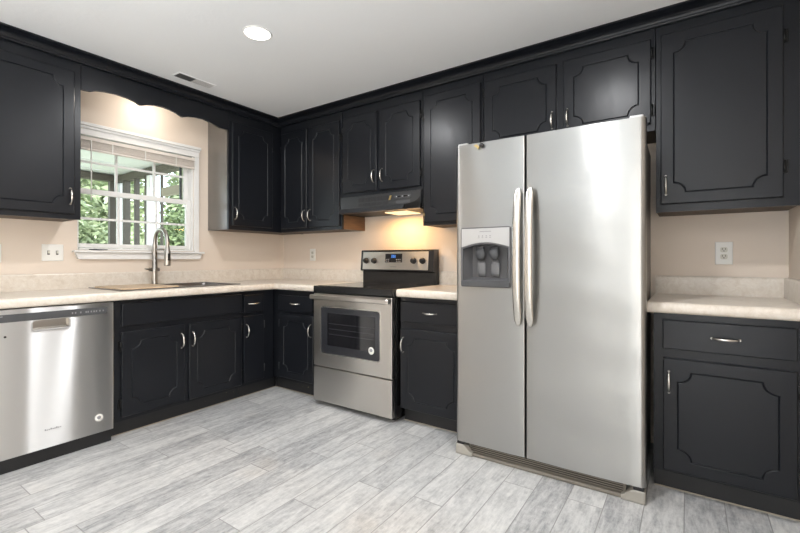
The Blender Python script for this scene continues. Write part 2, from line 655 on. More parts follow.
ya, yb = OY0 + .006, OY1 - .012


def sash(z0, z1, v, mz, rail_top, rail_bot):
    b = nbm()
    L(b, ya, ya + .012, v - .012, v + .016, z0, z1, .003)
    L(b, yb - .034, yb, v - .012, v + .016, z0, z1, .003)
    L(b, ya + .012, yb - .034, v - .012, v + .016, z0, z0 + rail_bot, .002)
    L(b, ya + .012, yb - .034, v - .012, v + .016, z1 - rail_top, z1, .002)
    s = struct('sash', b, M['white'], W1)
    b = nbm()
    for y in (-1.563, -1.283):
        L(b, y - .008, y + .008, v - .008, v + .010, z0 + .01, z1 - .01)
    L(b, ya + .01, yb - .01, v - .007, v + .009, mz - .008, mz + .008)
    struct('muntin', b, M['white'], s)
    struct('pane', L(nbm(), ya + .01, yb - .01, v - .002, v + .002, z0 + .01, z1 - .01), M['glass'], s)


sash(1.212, 1.640, -.045, 1.424, .038, .030)
sash(1.606, 2.012, -.080, 1.842, .030, .036)
b = nbm()
L(b, yb - .052, yb - .036, -.112, -.096, 1.615, 2.0)
L(b, ya + .02, yb - .036, -.112, -.096, 1.615, 1.628)
struct('screen_frame', b, M['dark_grey'], W1)

# ------------------------------------------------------------------ porch and garden outside
struct('exterior_lawn', box(nbm(), -40, -.13, -25, 30, -.45, -.40), M['lawn'])
pd = thing('porch_deck', 'weathered board deck of the porch outside the window', 'deck')
obj('boards', box(nbm(), -3.3, -.13, -6, -.18, -.395, -.05), M['deck'], pd)
b = nbm()
box(b, -3.5, -.13, -6, -.1, 2.325, 2.40)
for k in range(6):
    box(b, -3.5 + .55 * k, -3.46 + .55 * k, -6, -.1, 2.312, 2.325)
tag(obj('porch_roof', b, M['soffit']), 'white boarded porch ceiling seen through the upper panes', 'roof')
b = nbm()
box(b, -3.26, -3.14, -6, -.23, 2.225, 2.311)
box(b, -3.26, -.14, -.34, -.23, 2.225, 2.311)
tag(obj('porch_header', b, M['porch_dark']), 'dark timber header beam under the porch ceiling', 'beam')
PX = [('white', -3.2, -.255, .06, 'white corner post of the porch behind the first muntin'),
      ('porch_dark', -3.2, -.372, .075, 'dark porch post at the shrub side of the white corner post'),
      ('porch_dark', -2.96, -.285, .075, 'dark porch post just past the white corner post'),
      ('porch_dark', -2.655, -.285, .055, 'thin dark porch post seen in the middle of the window'),
      ('porch_dark', -2.365, -.285, .05, 'thin dark porch post touching the second white post'),
      ('white', -2.25, -.285, .085, 'second white porch post, behind the faucet side muntin'),
      ('porch_dark', -1.98, -.285, .03, 'dark porch post nearest the house wall')]
for mk, x, y, s, lab in PX:
    tag(obj('porch_post', box(nbm(), x - s / 2, x + s / 2, y - s / 2, y + s / 2, -.049, 2.224, .004), M[mk]), lab, 'post', 'porch posts outside the window')
b = nbm()
box(b, -1.94, -.14, -.31, -.26, 1.925, 2.03)
tag(obj('porch_rail', b, M['porch_brown']), 'weathered brown board across the porch opening near the house', 'board')


def shrub(loc, rx, rz, n, mk, label, ls, name='shrub'):
    random.seed(int(abs(loc[0] * 91 + loc[1] * 37)))
    t = thing(name, label, name.split('_')[-1], loc, 0, 'garden shrubs beyond the porch' if name == 'shrub' else 'garden trees beyond the porch')
    b = nbm()
    for k in range(n):
        while True:
            p = Vector((random.uniform(-1, 1), random.uniform(-1, 1), random.uniform(-1, 1)))
            if .25 < p.length < 1:
                break
        lump = 1 + .22 * math.sin(5 * p.x + loc[0]) * math.cos(4 * p.y + 3 * p.z)
        c = Vector((p.x * rx * lump, p.y * rx * lump, (p.z * lump + .95) * rz))
        a = Vector((random.gauss(0, 1), random.gauss(0, 1), random.gauss(0, .6))).normalized()
        q = a.cross(Vector((random.gauss(0, 1), random.gauss(0, 1), random.gauss(0, 1)))).normalized()
        s = ls * random.uniform(.6, 1.4)
        b.faces.new([b.verts.new(c + d) for d in (-a * s, q * s * .45, a * s, -q * s * .45)])
    obj('foliage', b, M[mk], t, recalc=False)
    b = nbm()
    for k in range(5):
        an = k * 2.4
        tube(b, [(0, 0, 0), (.1 * rx * math.cos(an), .1 * rx * math.sin(an), rz * .4), (.4 * rx * math.cos(an), .4 * rx * math.sin(an), rz * 1.1)], [.04, .03, .012], 6)
    obj('stem', b, M['porch_dark'], t)


shrub((-6.2, .35, -.40), .72, 1.25, 5200, 'leaf', 'leafy green shrub filling the lower panes beside the cabinet', .065)
shrub((-8.6, 2.3, -.40), .85, 1.2, 3600, 'leaf_pale', 'pale green shrub behind the dark porch posts', .08)
shrub((-6.0, 2.12, -.40), .62, 1.35, 4200, 'leaf_dark', 'dark green shrub seen in the pane above the faucet', .06)
shrub((-3.2, .75, -.40), .42, .66, 2200, 'leaf_pale', 'small bright green shrub close behind the porch', .04)
shrub((-14.5, 3.3, -.40), 2.0, 3.2, 6500, 'leaf_pale', 'tall pale tree far out in the garden behind the porch posts', .16, 'garden_tree')
shrub((-9.4, 5.1, -.40), 1.7, 2.7, 6500, 'leaf', 'tall green shrub showing over the brown porch board', .12)
shrub((-11.0, .2, -.40), 1.7, 2.9, 5200, 'leaf', 'tall green shrub behind the leafy one beside the cabinet', .14)
shrub((-17.0, 9.6, -.40), 2.0, 3.8, 5200, 'leaf_pale', 'tall pale tree far behind the brown porch board', .17, 'garden_tree')


# ------------------------------------------------------------------ cabinet making (local x along run, -y out of the wall)
def notch_loop(x0, x1, z0, z1, r, n=7):
    """rectangle whose corners are scooped out by a quarter circle centred on the corner"""
    out = []
    for cx, cz, a0 in ((x0, z0, PI / 2), (x1, z0, PI), (x1, z1, 1.5 * PI), (x0, z1, 0)):
        pts = []
        for k in range(n + 1):
            a = a0 - k * (PI / 2) / n
            pts.append((cx + r * math.cos(a), cz + r * math.sin(a)))
        out += pts
    return out


def door_bm(x0, x1, z0, z1, yb_, yf, inset=.056, r=.052, groove=True, gw=.0075, gd=.0038):
    bm = nbm()
    e = .004
    if not groove:
        box(bm, x0, x1, yf, yb_, z0, z1, .004)
        return bm
    xo0, xo1, zo0, zo1 = x0 + e, x1 - e, z0 + e, z1 - e

    def lp(pts, y):
        return [bm.verts.new((x, y, z)) for x, z in pts]
    rect_f = lp([(xo0, zo0), (xo1, zo0), (xo1, zo1), (xo0, zo1)], yf)
    rect_m = lp([(x0, z0), (x1, z0), (x1, z1), (x0, z1)], yf + e)
    rect_b = lp([(x0, z0), (x1, z0), (x1, z1), (x0, z1)], yb_)
    A = lp(notch_loop(x0 + inset, x1 - inset, z0 + inset, z1 - inset, r), yf)
    Bm = lp(notch_loop(x0 + inset + gw * .5, x1 - inset - gw * .5, z0 + inset + gw * .5, z1 - inset - gw * .5, r + .0), yf + gd)
    B = lp(notch_loop(x0 + inset + gw, x1 - inset - gw, z0 + inset + gw, z1 - inset - gw, r + .0), yf)
    for a, c in ((rect_f, rect_m), (rect_m, rect_b)):
        for i in range(4):
            j = (i + 1) % 4
            bm.faces.new((a[i], a[j], c[j], c[i]))
    bm.faces.new(rect_b)
    for a, c in ((A, Bm), (Bm, B)):
        for i in range(len(a)):
            j = (i + 1) % len(a)
            bm.faces.new((a[i], a[j], c[j], c[i]))
    bm.faces.new(B)
    # flat ring between the outer rectangle and the groove: one n-gon per side joined at the middle of each scooped corner
    n = 8
    mid = n // 2
    for s in range(4):
        c0, c1 = s * n, ((s + 1) % 4) * n
        seq = [A[c0 + k] for k in range(mid, n)] + [A[c1 + k] for k in range(0, mid + 1)]
        bm.faces.new([rect_f[(s + 1) % 4], rect_f[s]] + seq)
    return bm


def pull_bm(c, half=.052, vertical=True, y=0.0):
    """bow-shaped pull, foot to foot"""
    bm = nbm()
    pts, rs = [], []
    N = 14
    for k in range(N + 1):
        t = -1 + 2 * k / N
        out = .026 * (1 - abs(t) ** 2.6) + .004
        d = t * half
        pts.append((c[0], y - out, c[1] + d) if vertical else (c[0] + d, y - out, c[1]))
        rs.append(.0064 - .0026 * abs(t) ** 2)
    tube(bm, pts, rs, 10)
    for s in (-1, 1):
        p = (c[0], y, c[1] + s * half) if vertical else (c[0] + s * half, y, c[1])
        lathe(bm, [(.0045, -.0065), (.0050, -.001), (.0060, 0)], p, 'y', 12)
    return bm


def hinge_bm(x, z, y, side):
    bm = nbm()
    box(bm, x + side * .002, x + side * .019, y + .0125, y + .0185, z - .032, z + .032, .002)
    tube(bm, [(x + side * .004, y + .009, z - .028), (x + side * .004, y + .009, z + .028)], .0065, 10)
    return bm


def add_door(root, x0, x1, z0, z1, yf, hinge, handle=None, hinge_mat='hinge', inset=.056, r=.052, hz=(.16, .84), show_hinges=True):
    """hinge: 'a' = low-u side, 'b' = high-u side; handle = centre height"""
    d = obj('door', door_bm(x0, x1, z0, z1, yf + .019, yf, inset, r, groove=x1 - x0 > .22), M['paint'], root)
    if handle is not None:
        hx = x1 - .024 if hinge == 'a' else x0 + .024
        autosmooth(obj('handle', pull_bm((hx, handle), .050, True, yf), M['nickel'], d), 40)
    if show_hinges:
        for f in hz:
            x = x0 if hinge == 'a' else x1
            z = z0 + (z1 - z0) * f
            obj('hinge', hinge_bm(x, z, yf, -1 if hinge == 'a' else 1), M[hinge_mat], d)
    return d


def add_drawer(root, x0, x1, z0, z1, yf, handle=True):
    d = obj('drawer', door_bm(x0, x1, z0, z1, yf + .019, yf, groove=False), M['paint'], root)
    if handle:
        autosmooth(obj('handle', pull_bm(((x0 + x1) / 2, (z0 + z1) / 2 + .0), .050, False, yf), M['nickel'], d), 40)
    return d


RUN = {'back': ((0, 0, 0), 0.0), 'left': ((0, 0, 0), PI / 2)}


def run_root(run, name, label, cat, u0, zb, group):
    if run == 'back':
        return thing(name, label, cat, (u0, 0, zb), 0, group)
    return thing(name, label, cat, (0, u0, zb), PI / 2, group)


G = .0015
UTOP = 2.444


def wall_cabinet(run, u0, u1, zb, doors, label, hmat='hinge', wood_side=False, depth=.311, top=UTOP):
    t = run_root(run, 'wall_cabinet', label, 'cabinet', u0, zb, 'charcoal wall cabinets')
    wd = u1 - u0
    b = nbm()
    box(b, G, wd - G, -.290, -.002, .012, top - zb)
    box(b, G, wd - G, -depth, -.290, 0, top - zb)
    obj('carcass', b, M['paint'], t)
    obj('bottom_panel', box(nbm(), G + .001, wd - G - .001, -.289, -.003, .003, .0115), M['wood_dark'], t)
    if wood_side:
        obj('side_panel', box(nbm(), wd - G, wd - G + .001, -.289, -.003, .003, .125), M['wood'], t)['label'] = 'unpainted brown wood cabinet side under the hood'
    for (a, c, z0, z1, hinge, hz) in doors:
        add_door(t, a - u0, c - u0, z0 - zb, z1 - zb, -(depth + .019), hinge, hz - zb if hz else None, hmat)
    return t


UB = 1.383
wall_cabinet('left', -2.56, -1.921, UB, [(-2.50, -1.960, 1.416, 2.325, 'a', 1.526)], 'charcoal wall cabinet above the dishwasher and light switch')
cc = wall_cabinet('left', -.858, -.002, UB, [(-.829, -.405, 1.420, 2.315, 'b', 1.525)], 'charcoal wall cabinet in the corner, its side facing the window')
obj('side_panel', box(nbm(), .0003, .0014, -.2895, -.003, .001, UTOP - UB), M['painted_sheen'], cc)['label'] = 'glossy cabinet side facing the window, its reflection painted grey-brown'
wall_cabinet('back', .3315, 1.120, UB, [(.352, .700, 1.416, 2.315, 'a', 1.525), (.724, 1.098, 1.412, 2.315, 'b', 1.525)], 'two-door charcoal wall cabinet between the corner and range hood', wood_side=True)
wall_cabinet('back', 1.1225, 1.926, 1.648, [(1.140, 1.500, 1.683, 2.318, 'a', 1.795), (1.535, 1.908, 1.678, 2.318, 'b', 1.795)], 'short two-door charcoal wall cabinet directly above the range hood')
wall_cabinet('back', 1.9275, 2.410, UB - .006, [(1.945, 2.394, 1.398, 2.335, 'a', None)], 'tall single-door charcoal wall cabinet between hood and fridge')
wall_cabinet('back', 2.4115, 3.416, 1.835, [(2.424, 2.894, 1.874, 2.330, 'a', 1.985), (2.937, 3.395, 1.874, 2.334, 'b', 1.985)], 'wide two-door charcoal wall cabinet above the fridge')
wall_cabinet('back', 3.4175, RX - .004, UB, [(3.441, 3.939, 1.424, 2.340, 'b', 1.525)], 'single-door charcoal wall cabinet over the counter beyond the fridge')

# valance between the cabinets over the sink
prof = [(-1.9300, 2.231), (-1.905, 2.231), (-1.875, 2.234), (-1.845, 2.249), (-1.79, 2.259), (-1.72, 2.264), (-1.65, 2.259), (-1.60, 2.247), (-1.575, 2.234),
        (-1.56, 2.236), (-1.52, 2.252), (-1.47, 2.264), (-1.415, 2.268), (-1.36, 2.264), (-1.31, 2.253), (-1.275, 2.238), (-1.26, 2.236),
        (-1.22, 2.250), (-1.16, 2.261), (-1.09, 2.266), (-1.03, 2.256), (-.975, 2.243), (-.94, 2.234), (-.870, 2.234), (-.870, 2.391), (-1.9300, 2.391)]
v = prism(nbm(), prof, -.3125, -.293)
o = obj('valance', v, M['paint'], None, (0, .010, 0))
o.rotation_euler = (0, 0, PI / 2)
tag(o, 'charcoal scalloped wooden valance spanning above the window', 'valance')

# ------------------------------------------------------------------ base cabinets
BT = .868


def base_cabinet(run, u0, u1, doors, drawers, label, kick=(None, None), hmat='hinge', vmin=.002, top=BT, filler=None):
    t = run_root(run, 'base_cabinet', label, 'cabinet', u0, 0, 'charcoal base cabinets')
    wd = u1 - u0
    F = .592
    b = nbm()
    box(b, G, G + .018, -F + .02, -vmin, .10, top)
    box(b, wd - G - .018, wd - G, -F + .02, -vmin, .10, top)
    box(b, G + .018, wd - G - .018, -F + .02, -vmin, .10, .118)
    box(b, G, wd - G, -F, -F + .02, .10, top)
    obj('carcass', b, M['paint'], t)
    k0, k1 = kick
    obj('toe_kick', box(nbm(), G if k0 is None else k0 - u0, wd - G if k1 is None else k1 - u0, -.541, -.525, .001, .0995), M['kick'], t)
    for (a, c, z0, z1, hinge, hz) in doors:
        add_door(t, a - u0, c - u0, z0, z1, -(F + .019), hinge, hz, hmat)
    for (a, c, z0, z1, h) in drawers:
        add_drawer(t, a - u0, c - u0, z0, z1, -(F + .019), h)
    return t


base_cabinet('left', -1.851, -.924, [(-1.803, -1.398, .125, .663, 'a', .552), (-1.365, -.936, .118, .663, 'b', .552)], [(-1.803, -.932, .702, .846, False)], 'wide charcoal sink cabinet with two doors beside the dishwasher', hmat='hinge')
base_cabinet('left', -.922, -.6115, [(-.914, -.722, .128, .665, 'b', .547)], [(-.914, -.726, .692, .836, True)], 'narrow charcoal base cabinet in the corner next to the sink cabinet', hmat='hinge_worn', kick=(None, -.543))
base_cabinet('back', .002, 1.132, [(.666, 1.076, .123, .667, 'a', .548)], [(.656, 1.068, .692, .822, True)], 'charcoal base cabinet between the corner and the range', kick=(.543, None), hmat='hinge_worn')
base_cabinet('back', 1.916, 2.442, [(1.926, 2.398, .105, .652, 'b', .540)], [(1.926, 2.398, .700, .838, True)], 'charcoal base cabinet squeezed between range and fridge')
base_cabinet('back', 3.422, RX - .004, [(3.464, 3.945, .112, .652, 'b', .540)], [(3.462, 3.945, .697, .835, True)], 'charcoal base cabinet on the far side of the fridge')

# ------------------------------------------------------------------ countertops with backsplash
CT, CB, CF = .922, .870, .644


def deck(bm, xs, ys, keep, z0, z1):
    vt = {}

    def V(i, j, z):
        k = (i, j, z)
        if k not in vt:
            vt[k] = bm.verts.new((xs[i], ys[j], z))
        return vt[k]
    K = {(i, j) for i in range(len(xs) - 1) for j in range(len(ys) - 1) if keep((xs[i] + xs[i + 1]) / 2, (ys[j] + ys[j + 1]) / 2)}
    for i, j in K:
        bm.faces.new([V(i, j, z1), V(i + 1, j, z1), V(i + 1, j + 1, z1), V(i, j + 1, z1)])
        bm.faces.new([V(i, j + 1, z0), V(i + 1, j + 1, z0), V(i + 1, j, z0), V(i, j, z0)])
        for di, dj, a, c in ((-1, 0, (i, j + 1), (i, j)), (1, 0, (i + 1, j), (i + 1, j + 1)), (0, -1, (i, j), (i + 1, j)), (0, 1, (i + 1, j + 1), (i, j + 1))):
            if (i + di, j + dj) not in K:
                bm.faces.new([V(*a, z0), V(*c, z0), V(*c, z1), V(*a, z1)])


NOSE = [(0, CB)] + [(.006 + .016 * math.sin(a) if 0 < a < PI else .0, (CB + CT) / 2 - (CT - CB) / 2 * math.cos(a)) for a in [PI * k / 12 for k in range(1, 12)]] + [(0, CT)]
NOSE = [(0, CB), (.010, CB), (.017, CB + .004), (.021, CB + .012), (.022, CB + .026), (.021, CT - .013), (.017, CT - .005), (.010, CT - .001), (0, CT)]
SPL = [(0, CT), (.020, CT), (.020, 1.020), (.016, 1.028), (.002, 1.029), (0, 1.029)]
SX0, SX1, SY0, SY1 = .085, .520, -1.760, -.930     # cut-out for the sink
E0 = CF - .022

t = thing('countertop', 'long L-shaped beige mottled laminate countertop under the window', 'countertop', (0, 0, CB), 0, 'beige laminate countertops')


def lower(bm):
    for v_ in bm.verts:
        v_.co.z -= CB
    return bm


b = nbm()
deck(b, [.002, SX0, SX1, E0, 1.137], [-2.56, SY0, SY1, -E0, -.002], lambda x, y: (x < E0 or y > -E0) and not (SX0 < x < SX1 and SY0 < y < SY1), CB, CT)
sweep(b, [(E0, -2.56), (E0, -E0), (1.137, -E0)], NOSE, left=False, smooth=True)
autosmooth(obj('worktop', lower(b), M['laminate'], t), 40)
b = nbm()
sweep(b, [(.002, -2.56), (.002, -.002), (1.137, -.002)], SPL, left=False)
obj('backsplash', lower(b), M['laminate'], t)

t = thing('countertop', 'short beige laminate countertop piece between range and fridge', 'countertop', (1.915, 0, CB), 0, 'beige laminate countertops')


def shift(bm, dx):
    for v_ in bm.verts:
        v_.co.x -= dx
        v_.co.z -= CB
    return bm


b = nbm()
deck(b, [1.914, 2.444], [-E0, -.002], lambda x, y: True, CB, CT)
sweep(b, [(1.914, -E0), (2.444, -E0)], NOSE, left=False, smooth=True)
autosmooth(obj('worktop', shift(b, 1.915), M['laminate'], t), 40)
obj('backsplash', shift(sweep(nbm(), [(1.914, -.002), (2.444, -.002)], SPL, left=False), 1.915), M['laminate'], t)

t = thing('countertop', 'short beige laminate countertop beyond the fridge against the side wall', 'countertop', (3.40, 0, CB), 0, 'beige laminate countertops')
b = nbm()
RXC = RX - .002
deck(b, [3.400, RXC], [-E0, -.002], lambda x, y: True, CB, CT)
sweep(b, [(3.400, -E0), (RXC, -E0)], NOSE, left=False, smooth=True)
autosmooth(obj('worktop', shift(b, 3.40), M['laminate'], t), 40)
b = nbm()
sweep(b, [(3.400, -.002), (RXC, -.002), (RXC, -CF)], SPL, left=False)
obj('backsplash', shift(b, 3.40), M['laminate'], t)

# ------------------------------------------------------------------ sink, faucet, board
t = thing('kitchen_sink', 'stainless double-bowl sink set in the countertop under the window', 'sink', (.30, -1.345, CT))
ox, oy, oz = .30, -1.345, CT
b = nbm()
hx0, hx1, hy0, hy1 = .055 - ox, .552 - ox, -1.79 - oy, -.908 - oy
bw = [(.10 - ox, .505 - ox, -1.745 - oy, -1.365 - oy), (.10 - ox, .505 - ox, -1.325 - oy, -.945 - oy)]
deck(b, [hx0, bw[0][0], bw[0][1], hx1], [hy0, bw[0][2], bw[0][3], bw[1][2], bw[1][3], hy1],
     lambda x, y: not any(q[0] < x < q[1] and q[2] < y < q[3] for q in bw), .0005, .007)
obj('rim', b, M['sink'], t)
for q in bw:
    b = nbm()
    rings = []
    for s, z in ((0, .004), (.006, -.15), (.03, -.175)):
        rings.append([(x, y, z) for x, y in rrect_pts(q[0] + s, q[1] - s, q[2] + s, q[3] - s, .04)])
    ring_loft(b, rings, caps=False)
    b.faces.new([b.verts.new(p) for p in rings[-1]])
    bo = obj('bowl', b, M['sink'], t, recalc=False)
    lathe_b = lathe(nbm(), [(.045, 0), (.045, .003), (.03, .004), (.02, .001)], ((q[0] + q[1]) / 2, (q[2] + q[3]) / 2, -.175), 'z', 20)
    obj('drain', lathe_b, M['chrome'], bo)

t = thing('kitchen_faucet', 'tall brushed nickel gooseneck faucet with pull-down spray behind the sink', 'faucet', (.078, -1.352, CT + .0075))
zb = 1.28 - CT
b = nbm()
lathe(b, [(.027, 0), (.027, .004), (.022, .009), (.021, .02), (.0195, .10), (.024, .104), (.024, .13), (.0195, .136), (.0185, zb - .04)], (0, 0, 0), 'z', 20)
autosmooth(obj('body', b, M['nickel_dark'], t), 40)
R = .098
pts = [(0, 0, zb - .045)] + [(R - R * math.cos(a), 0, zb - .03 + .105 * math.sin(a)) for a in [PI * k / 18 for k in range(19)]] + [(2 * R, 0, zb - .07)]
autosmooth(obj('spout', tube(nbm(), pts, .0150, 14), M['nickel_dark'], t), 60)
b = nbm()
lathe(b, [(.0155, 0), (.017, -.004), (.017, -.02), (.022, -.03), (.0235, -.10), (.0235, -.135), (.019, -.14)], (2 * R, 0, zb - .07), 'z', 20)
sh = autosmooth(obj('spray_head', b, M['nickel_dark'], t), 40)
obj('spray_button', box(nbm(), 2 * R + .016, 2 * R + .0255, -.008, .008, zb - .17, zb - .115, .003), M['black_matte'], sh)
obj('docking_arm', tube(nbm(), [(.008, 0, zb - .085), (.09, 0, zb - .082), (2 * R - .012, 0, zb - .085)], .007, 10), M['nickel_dark'], t)
b = nbm()
tube(b, [(0, .034, .117), (0, .012, .117), (.002, -.040, .118)], .0145, 14)
tube(b, [(.002, -.040, .118), (.012, -.055, .121), (.03, -.085, .124)], [.008, .006, .004], 10)
autosmooth(obj('lever', b, M['nickel_dark'], t), 40)

b = nbm()
prism(b, rrect_pts(-.215, .215, -.185, .185, .02), 0, .009, .002)
for v_ in b.verts:
    v_.co = Vector((v_.co.x, v_.co.z, .009 - v_.co.y))
o = obj('cutting_board', b, M['board'], None, (.350, -1.598, CT + .0078))
o.rotation_euler = (0, 0, math.radians(1.5))
tag(o, 'pale wooden cutting board lying over one sink bowl beside the faucet', 'cutting board')

# ------------------------------------------------------------------ dishwasher
t = thing('dishwasher', 'stainless dishwasher with dark control strip beside the sink cabinet', 'dishwasher', (0, -2.458, 0), PI / 2)
W = .602
Yf = -.630
hx0, hx1 = .210, .375         # pocket handle
zz = [.082, .742, .792, .862]
prof = [(0.001, -.575), (0.001, Yf + .006), (.003, Yf + .002), (.008, Yf), (hx0, Yf), (hx1, Yf), (W - .008, Yf), (W - .003, Yf + .002), (W - .001, Yf + .006), (W - .001, -.575)]
b = nbm()
shell(b, prof, zz, holes={(4, 1)})
d = autosmooth(obj('door', b, M['steel_dw'], t, brush=True), 30)
b = nbm()
pp = [(hx0, hx1, .742, .792, Yf), (hx0 + .006, hx1 - .006, .750, .790, Yf + .03)]
o_ = [[(a, y, z0), (c, y, z0), (c, y, z1), (a, y, z1)] for a, c, z0, z1, y in pp]
ring_loft(b, o_, caps=False, smooth=False)
b.faces.new([b.verts.new(p) for p in o_[1]])
obj('handle_pocket', b, M['nickel_dark'], d, recalc=False)
b = nbm()
pa = rrect_pts(hx0 - .007, hx1 + .007, .733, .7945, .018)
pb = rrect_pts(hx0 - .001, hx1 + .001, .741, .7925, .014)
ring_loft(b, [[(x, Yf - .0005, z) for x, z in pa], [(x, Yf - .004, z) for x, z in pa], [(x, Yf - .004, z) for x, z in pb], [(x, Yf + .002, z) for x, z in pb]], caps=False, smooth=False)
obj('pocket_rim', b, M['silver'], d)
ctl = obj('control_strip', box(nbm(), .002, W - .036, Yf - .003, Yf - .0003, .797, .838, .001), M['dark_grey'], d)
b = nbm()
for x in (.385, .400, .425, .452, .462, .478, .492, .504, .522, .540):
    box(b, x, x + .007, Yf - .0036, Yf - .003, .812, .822)
obj('button_mark', b, M['mark'], ctl)
obj('brand_mark', box(nbm(), .010, .088, Yf - .0036, Yf - .003, .826, .832), M['mark'], ctl)
b = nbm()
lathe(b, [(.0, -.0012), (.020, -.0012), (.022, -.0003)], (.522, Yf, .172), 'y', 24, caps=False)
sk = obj('round_sticker', b, M['plate'], d)
obj('sticker_print', lathe(nbm(), [(0, -.002), (.010, -.002), (.011, -.0013)], (.522, Yf, .174), 'y', 16, caps=False), M['mark'], sk)
b = nbm()
for k in range(9):
    h = .005 if k % 3 else .009
    box(b, .262 + k * .0085, .268 + k * .0085, Yf - .001, Yf - .0002, .178, .178 + h)
obj('maker_mark', b, M['mark'], d)
obj('status_light', lathe(nbm(), [(0, -.002), (.005, -.002), (.006, -.0003)], (.098, Yf, .722), 'y', 12, caps=False), M['slot'], d)
obj('tub', box(nbm(), .004, W - .004, -.570, -.010, .05, .860), M['black_matte'], t)
obj('kick_plate', box(nbm(), .004, W - .004, -.602, -.574, .002, .078), M['black_matte'], t)

# ------------------------------------------------------------------ range
RX0, RX1 = 1.1425, 1.9075
t = thing('kitchen_range', 'stainless electric range with black glass cooktop between base cabinets', 'range', (RX0, 0, 0))
W = RX1 - RX0
b = nbm()
box(b, .004, W - .004, -.625, -.02, .02, .868)
box(b, .03, W - .03, -.60, -.08, .002, .02)
obj('body', b, M['black'], t)
b = nbm()
box(b, .001, W - .001, -.672, -.025, .870, .921, .006, 3)
ck = obj('cooktop', b, M['black'], t)
obj('cooking_glass', box(nbm(), .022, W - .022, -.640, -.085, .9212, .9236), M['glass_top'], ck)
for cx, cy, r in ((.20, -.50, .10), (.56, -.50, .115), (.20, -.22, .075), (.56, -.22, .09)):
    b = nbm()
    ring_loft(b, [[(cx + q * math.cos(a), cy + q * math.sin(a), .9238) for a in [2 * PI * k / 36 for k in range(36)]] for q in (r, r - .003)], caps=False)
    obj('burner_ring', b, M['mark_dark'], ck)
# oven door
d = obj('oven_door', box(nbm(), .004, W - .010, -.672, -.628, .305, .862, .006, 3), M['steel'], t, brush=True)
wx0, wx1, wz0, wz1 = .086, W - .104, .408, .768
pa = rrect_pts(wx0, wx1, wz0, wz1, .026)
pb = rrect_pts(wx0 + .007, wx1 - .007, wz0 + .007, wz1 - .007, .021)
b = nbm()
ring_loft(b, [[(x, -.6715, z) for x, z in pa], [(x, -.6755, z) for x, z in pa], [(x, -.6755, z) for x, z in pb], [(x, -.6715, z) for x, z in pb]], caps=False, smooth=False)
obj('window_bezel', b, M['nickel'], d)
gp = obj('window_border', prism(nbm(), pb, -.6738, -.6717), M['oven_dark'], d)
obj('window_glass', prism(nbm(), rrect_pts(wx0 + .068, wx1 - .050, wz0 + .066, wz1 - .048, .006), -.6745, -.6739), M['oven_glass'], gp)
b = nbm()
for z in (.56, .60, .64):
    box(b, wx0 + .085, wx1 - .06, -.67465, -.67455, z, z + .0018)
obj('rack_line', b, M['mark_dark'], gp)
st = obj('round_sticker', lathe(nbm(), [(0, -.0020), (.024, -.0020), (.026, -.0003)], (wx1 - .082, -.6745, .482), 'y', 24, caps=False), M['plate'], gp)
obj('sticker_print', lathe(nbm(), [(0, -.0028), (.012, -.0028), (.013, -.0021)], (wx1 - .082, -.6745, .486), 'y', 16, caps=False), M['mark'], st)
b = nbm()
prism(b, rrect_pts(.000, W - .014, .820, .856, .012), -.716, -.690, .006)
h = obj('handle', b, M['steel'], d, brush=True)
for x in (.03, W - .07):
    obj('handle_mount', box(nbm(), x, x + .03, -.690, -.6715, .825, .850), M['black_matte'], h)
obj('storage_drawer', box(nbm(), .004, W - .010, -.672, -.628, .035, .297, .006, 3), M['steel'], t, brush=True)
# back guard
b = nbm()
pr_ = [(-.118, 1.030), (-.104, 1.200), (-.098, 1.206), (-.026, 1.206), (-.026, .922), (-.082, .922), (-.082, 1.018)]
ring_loft(b, [[(x, y, z) for y, z in pr_] for x in (.020, W - .004)], smooth=False)
bg = obj('back_guard', b, M['black'], t)


def slant(x0, x1, z0, z1, off0, off1, bm, r=.003):
    def yy(z):
        return -.118 + (z - 1.030) / .170 * .014
    pts = rrect_pts(x0, x1, z0, z1, r, 3)
    ring_loft(bm, [[(x, yy(z) - off0, z) for x, z in pts], [(x, yy(z) - off1, z) for x, z in pts]], smooth=False)
    return bm


cp = obj('control_panel', slant(.044, W - .052, 1.040, 1.190, .0003, .003, nbm()), M['steel'], bg, brush=True)
ds = obj('clock_display', slant(.290, .462, 1.100, 1.174, .0032, .0055, nbm()), M['black'], cp)
b = nbm()
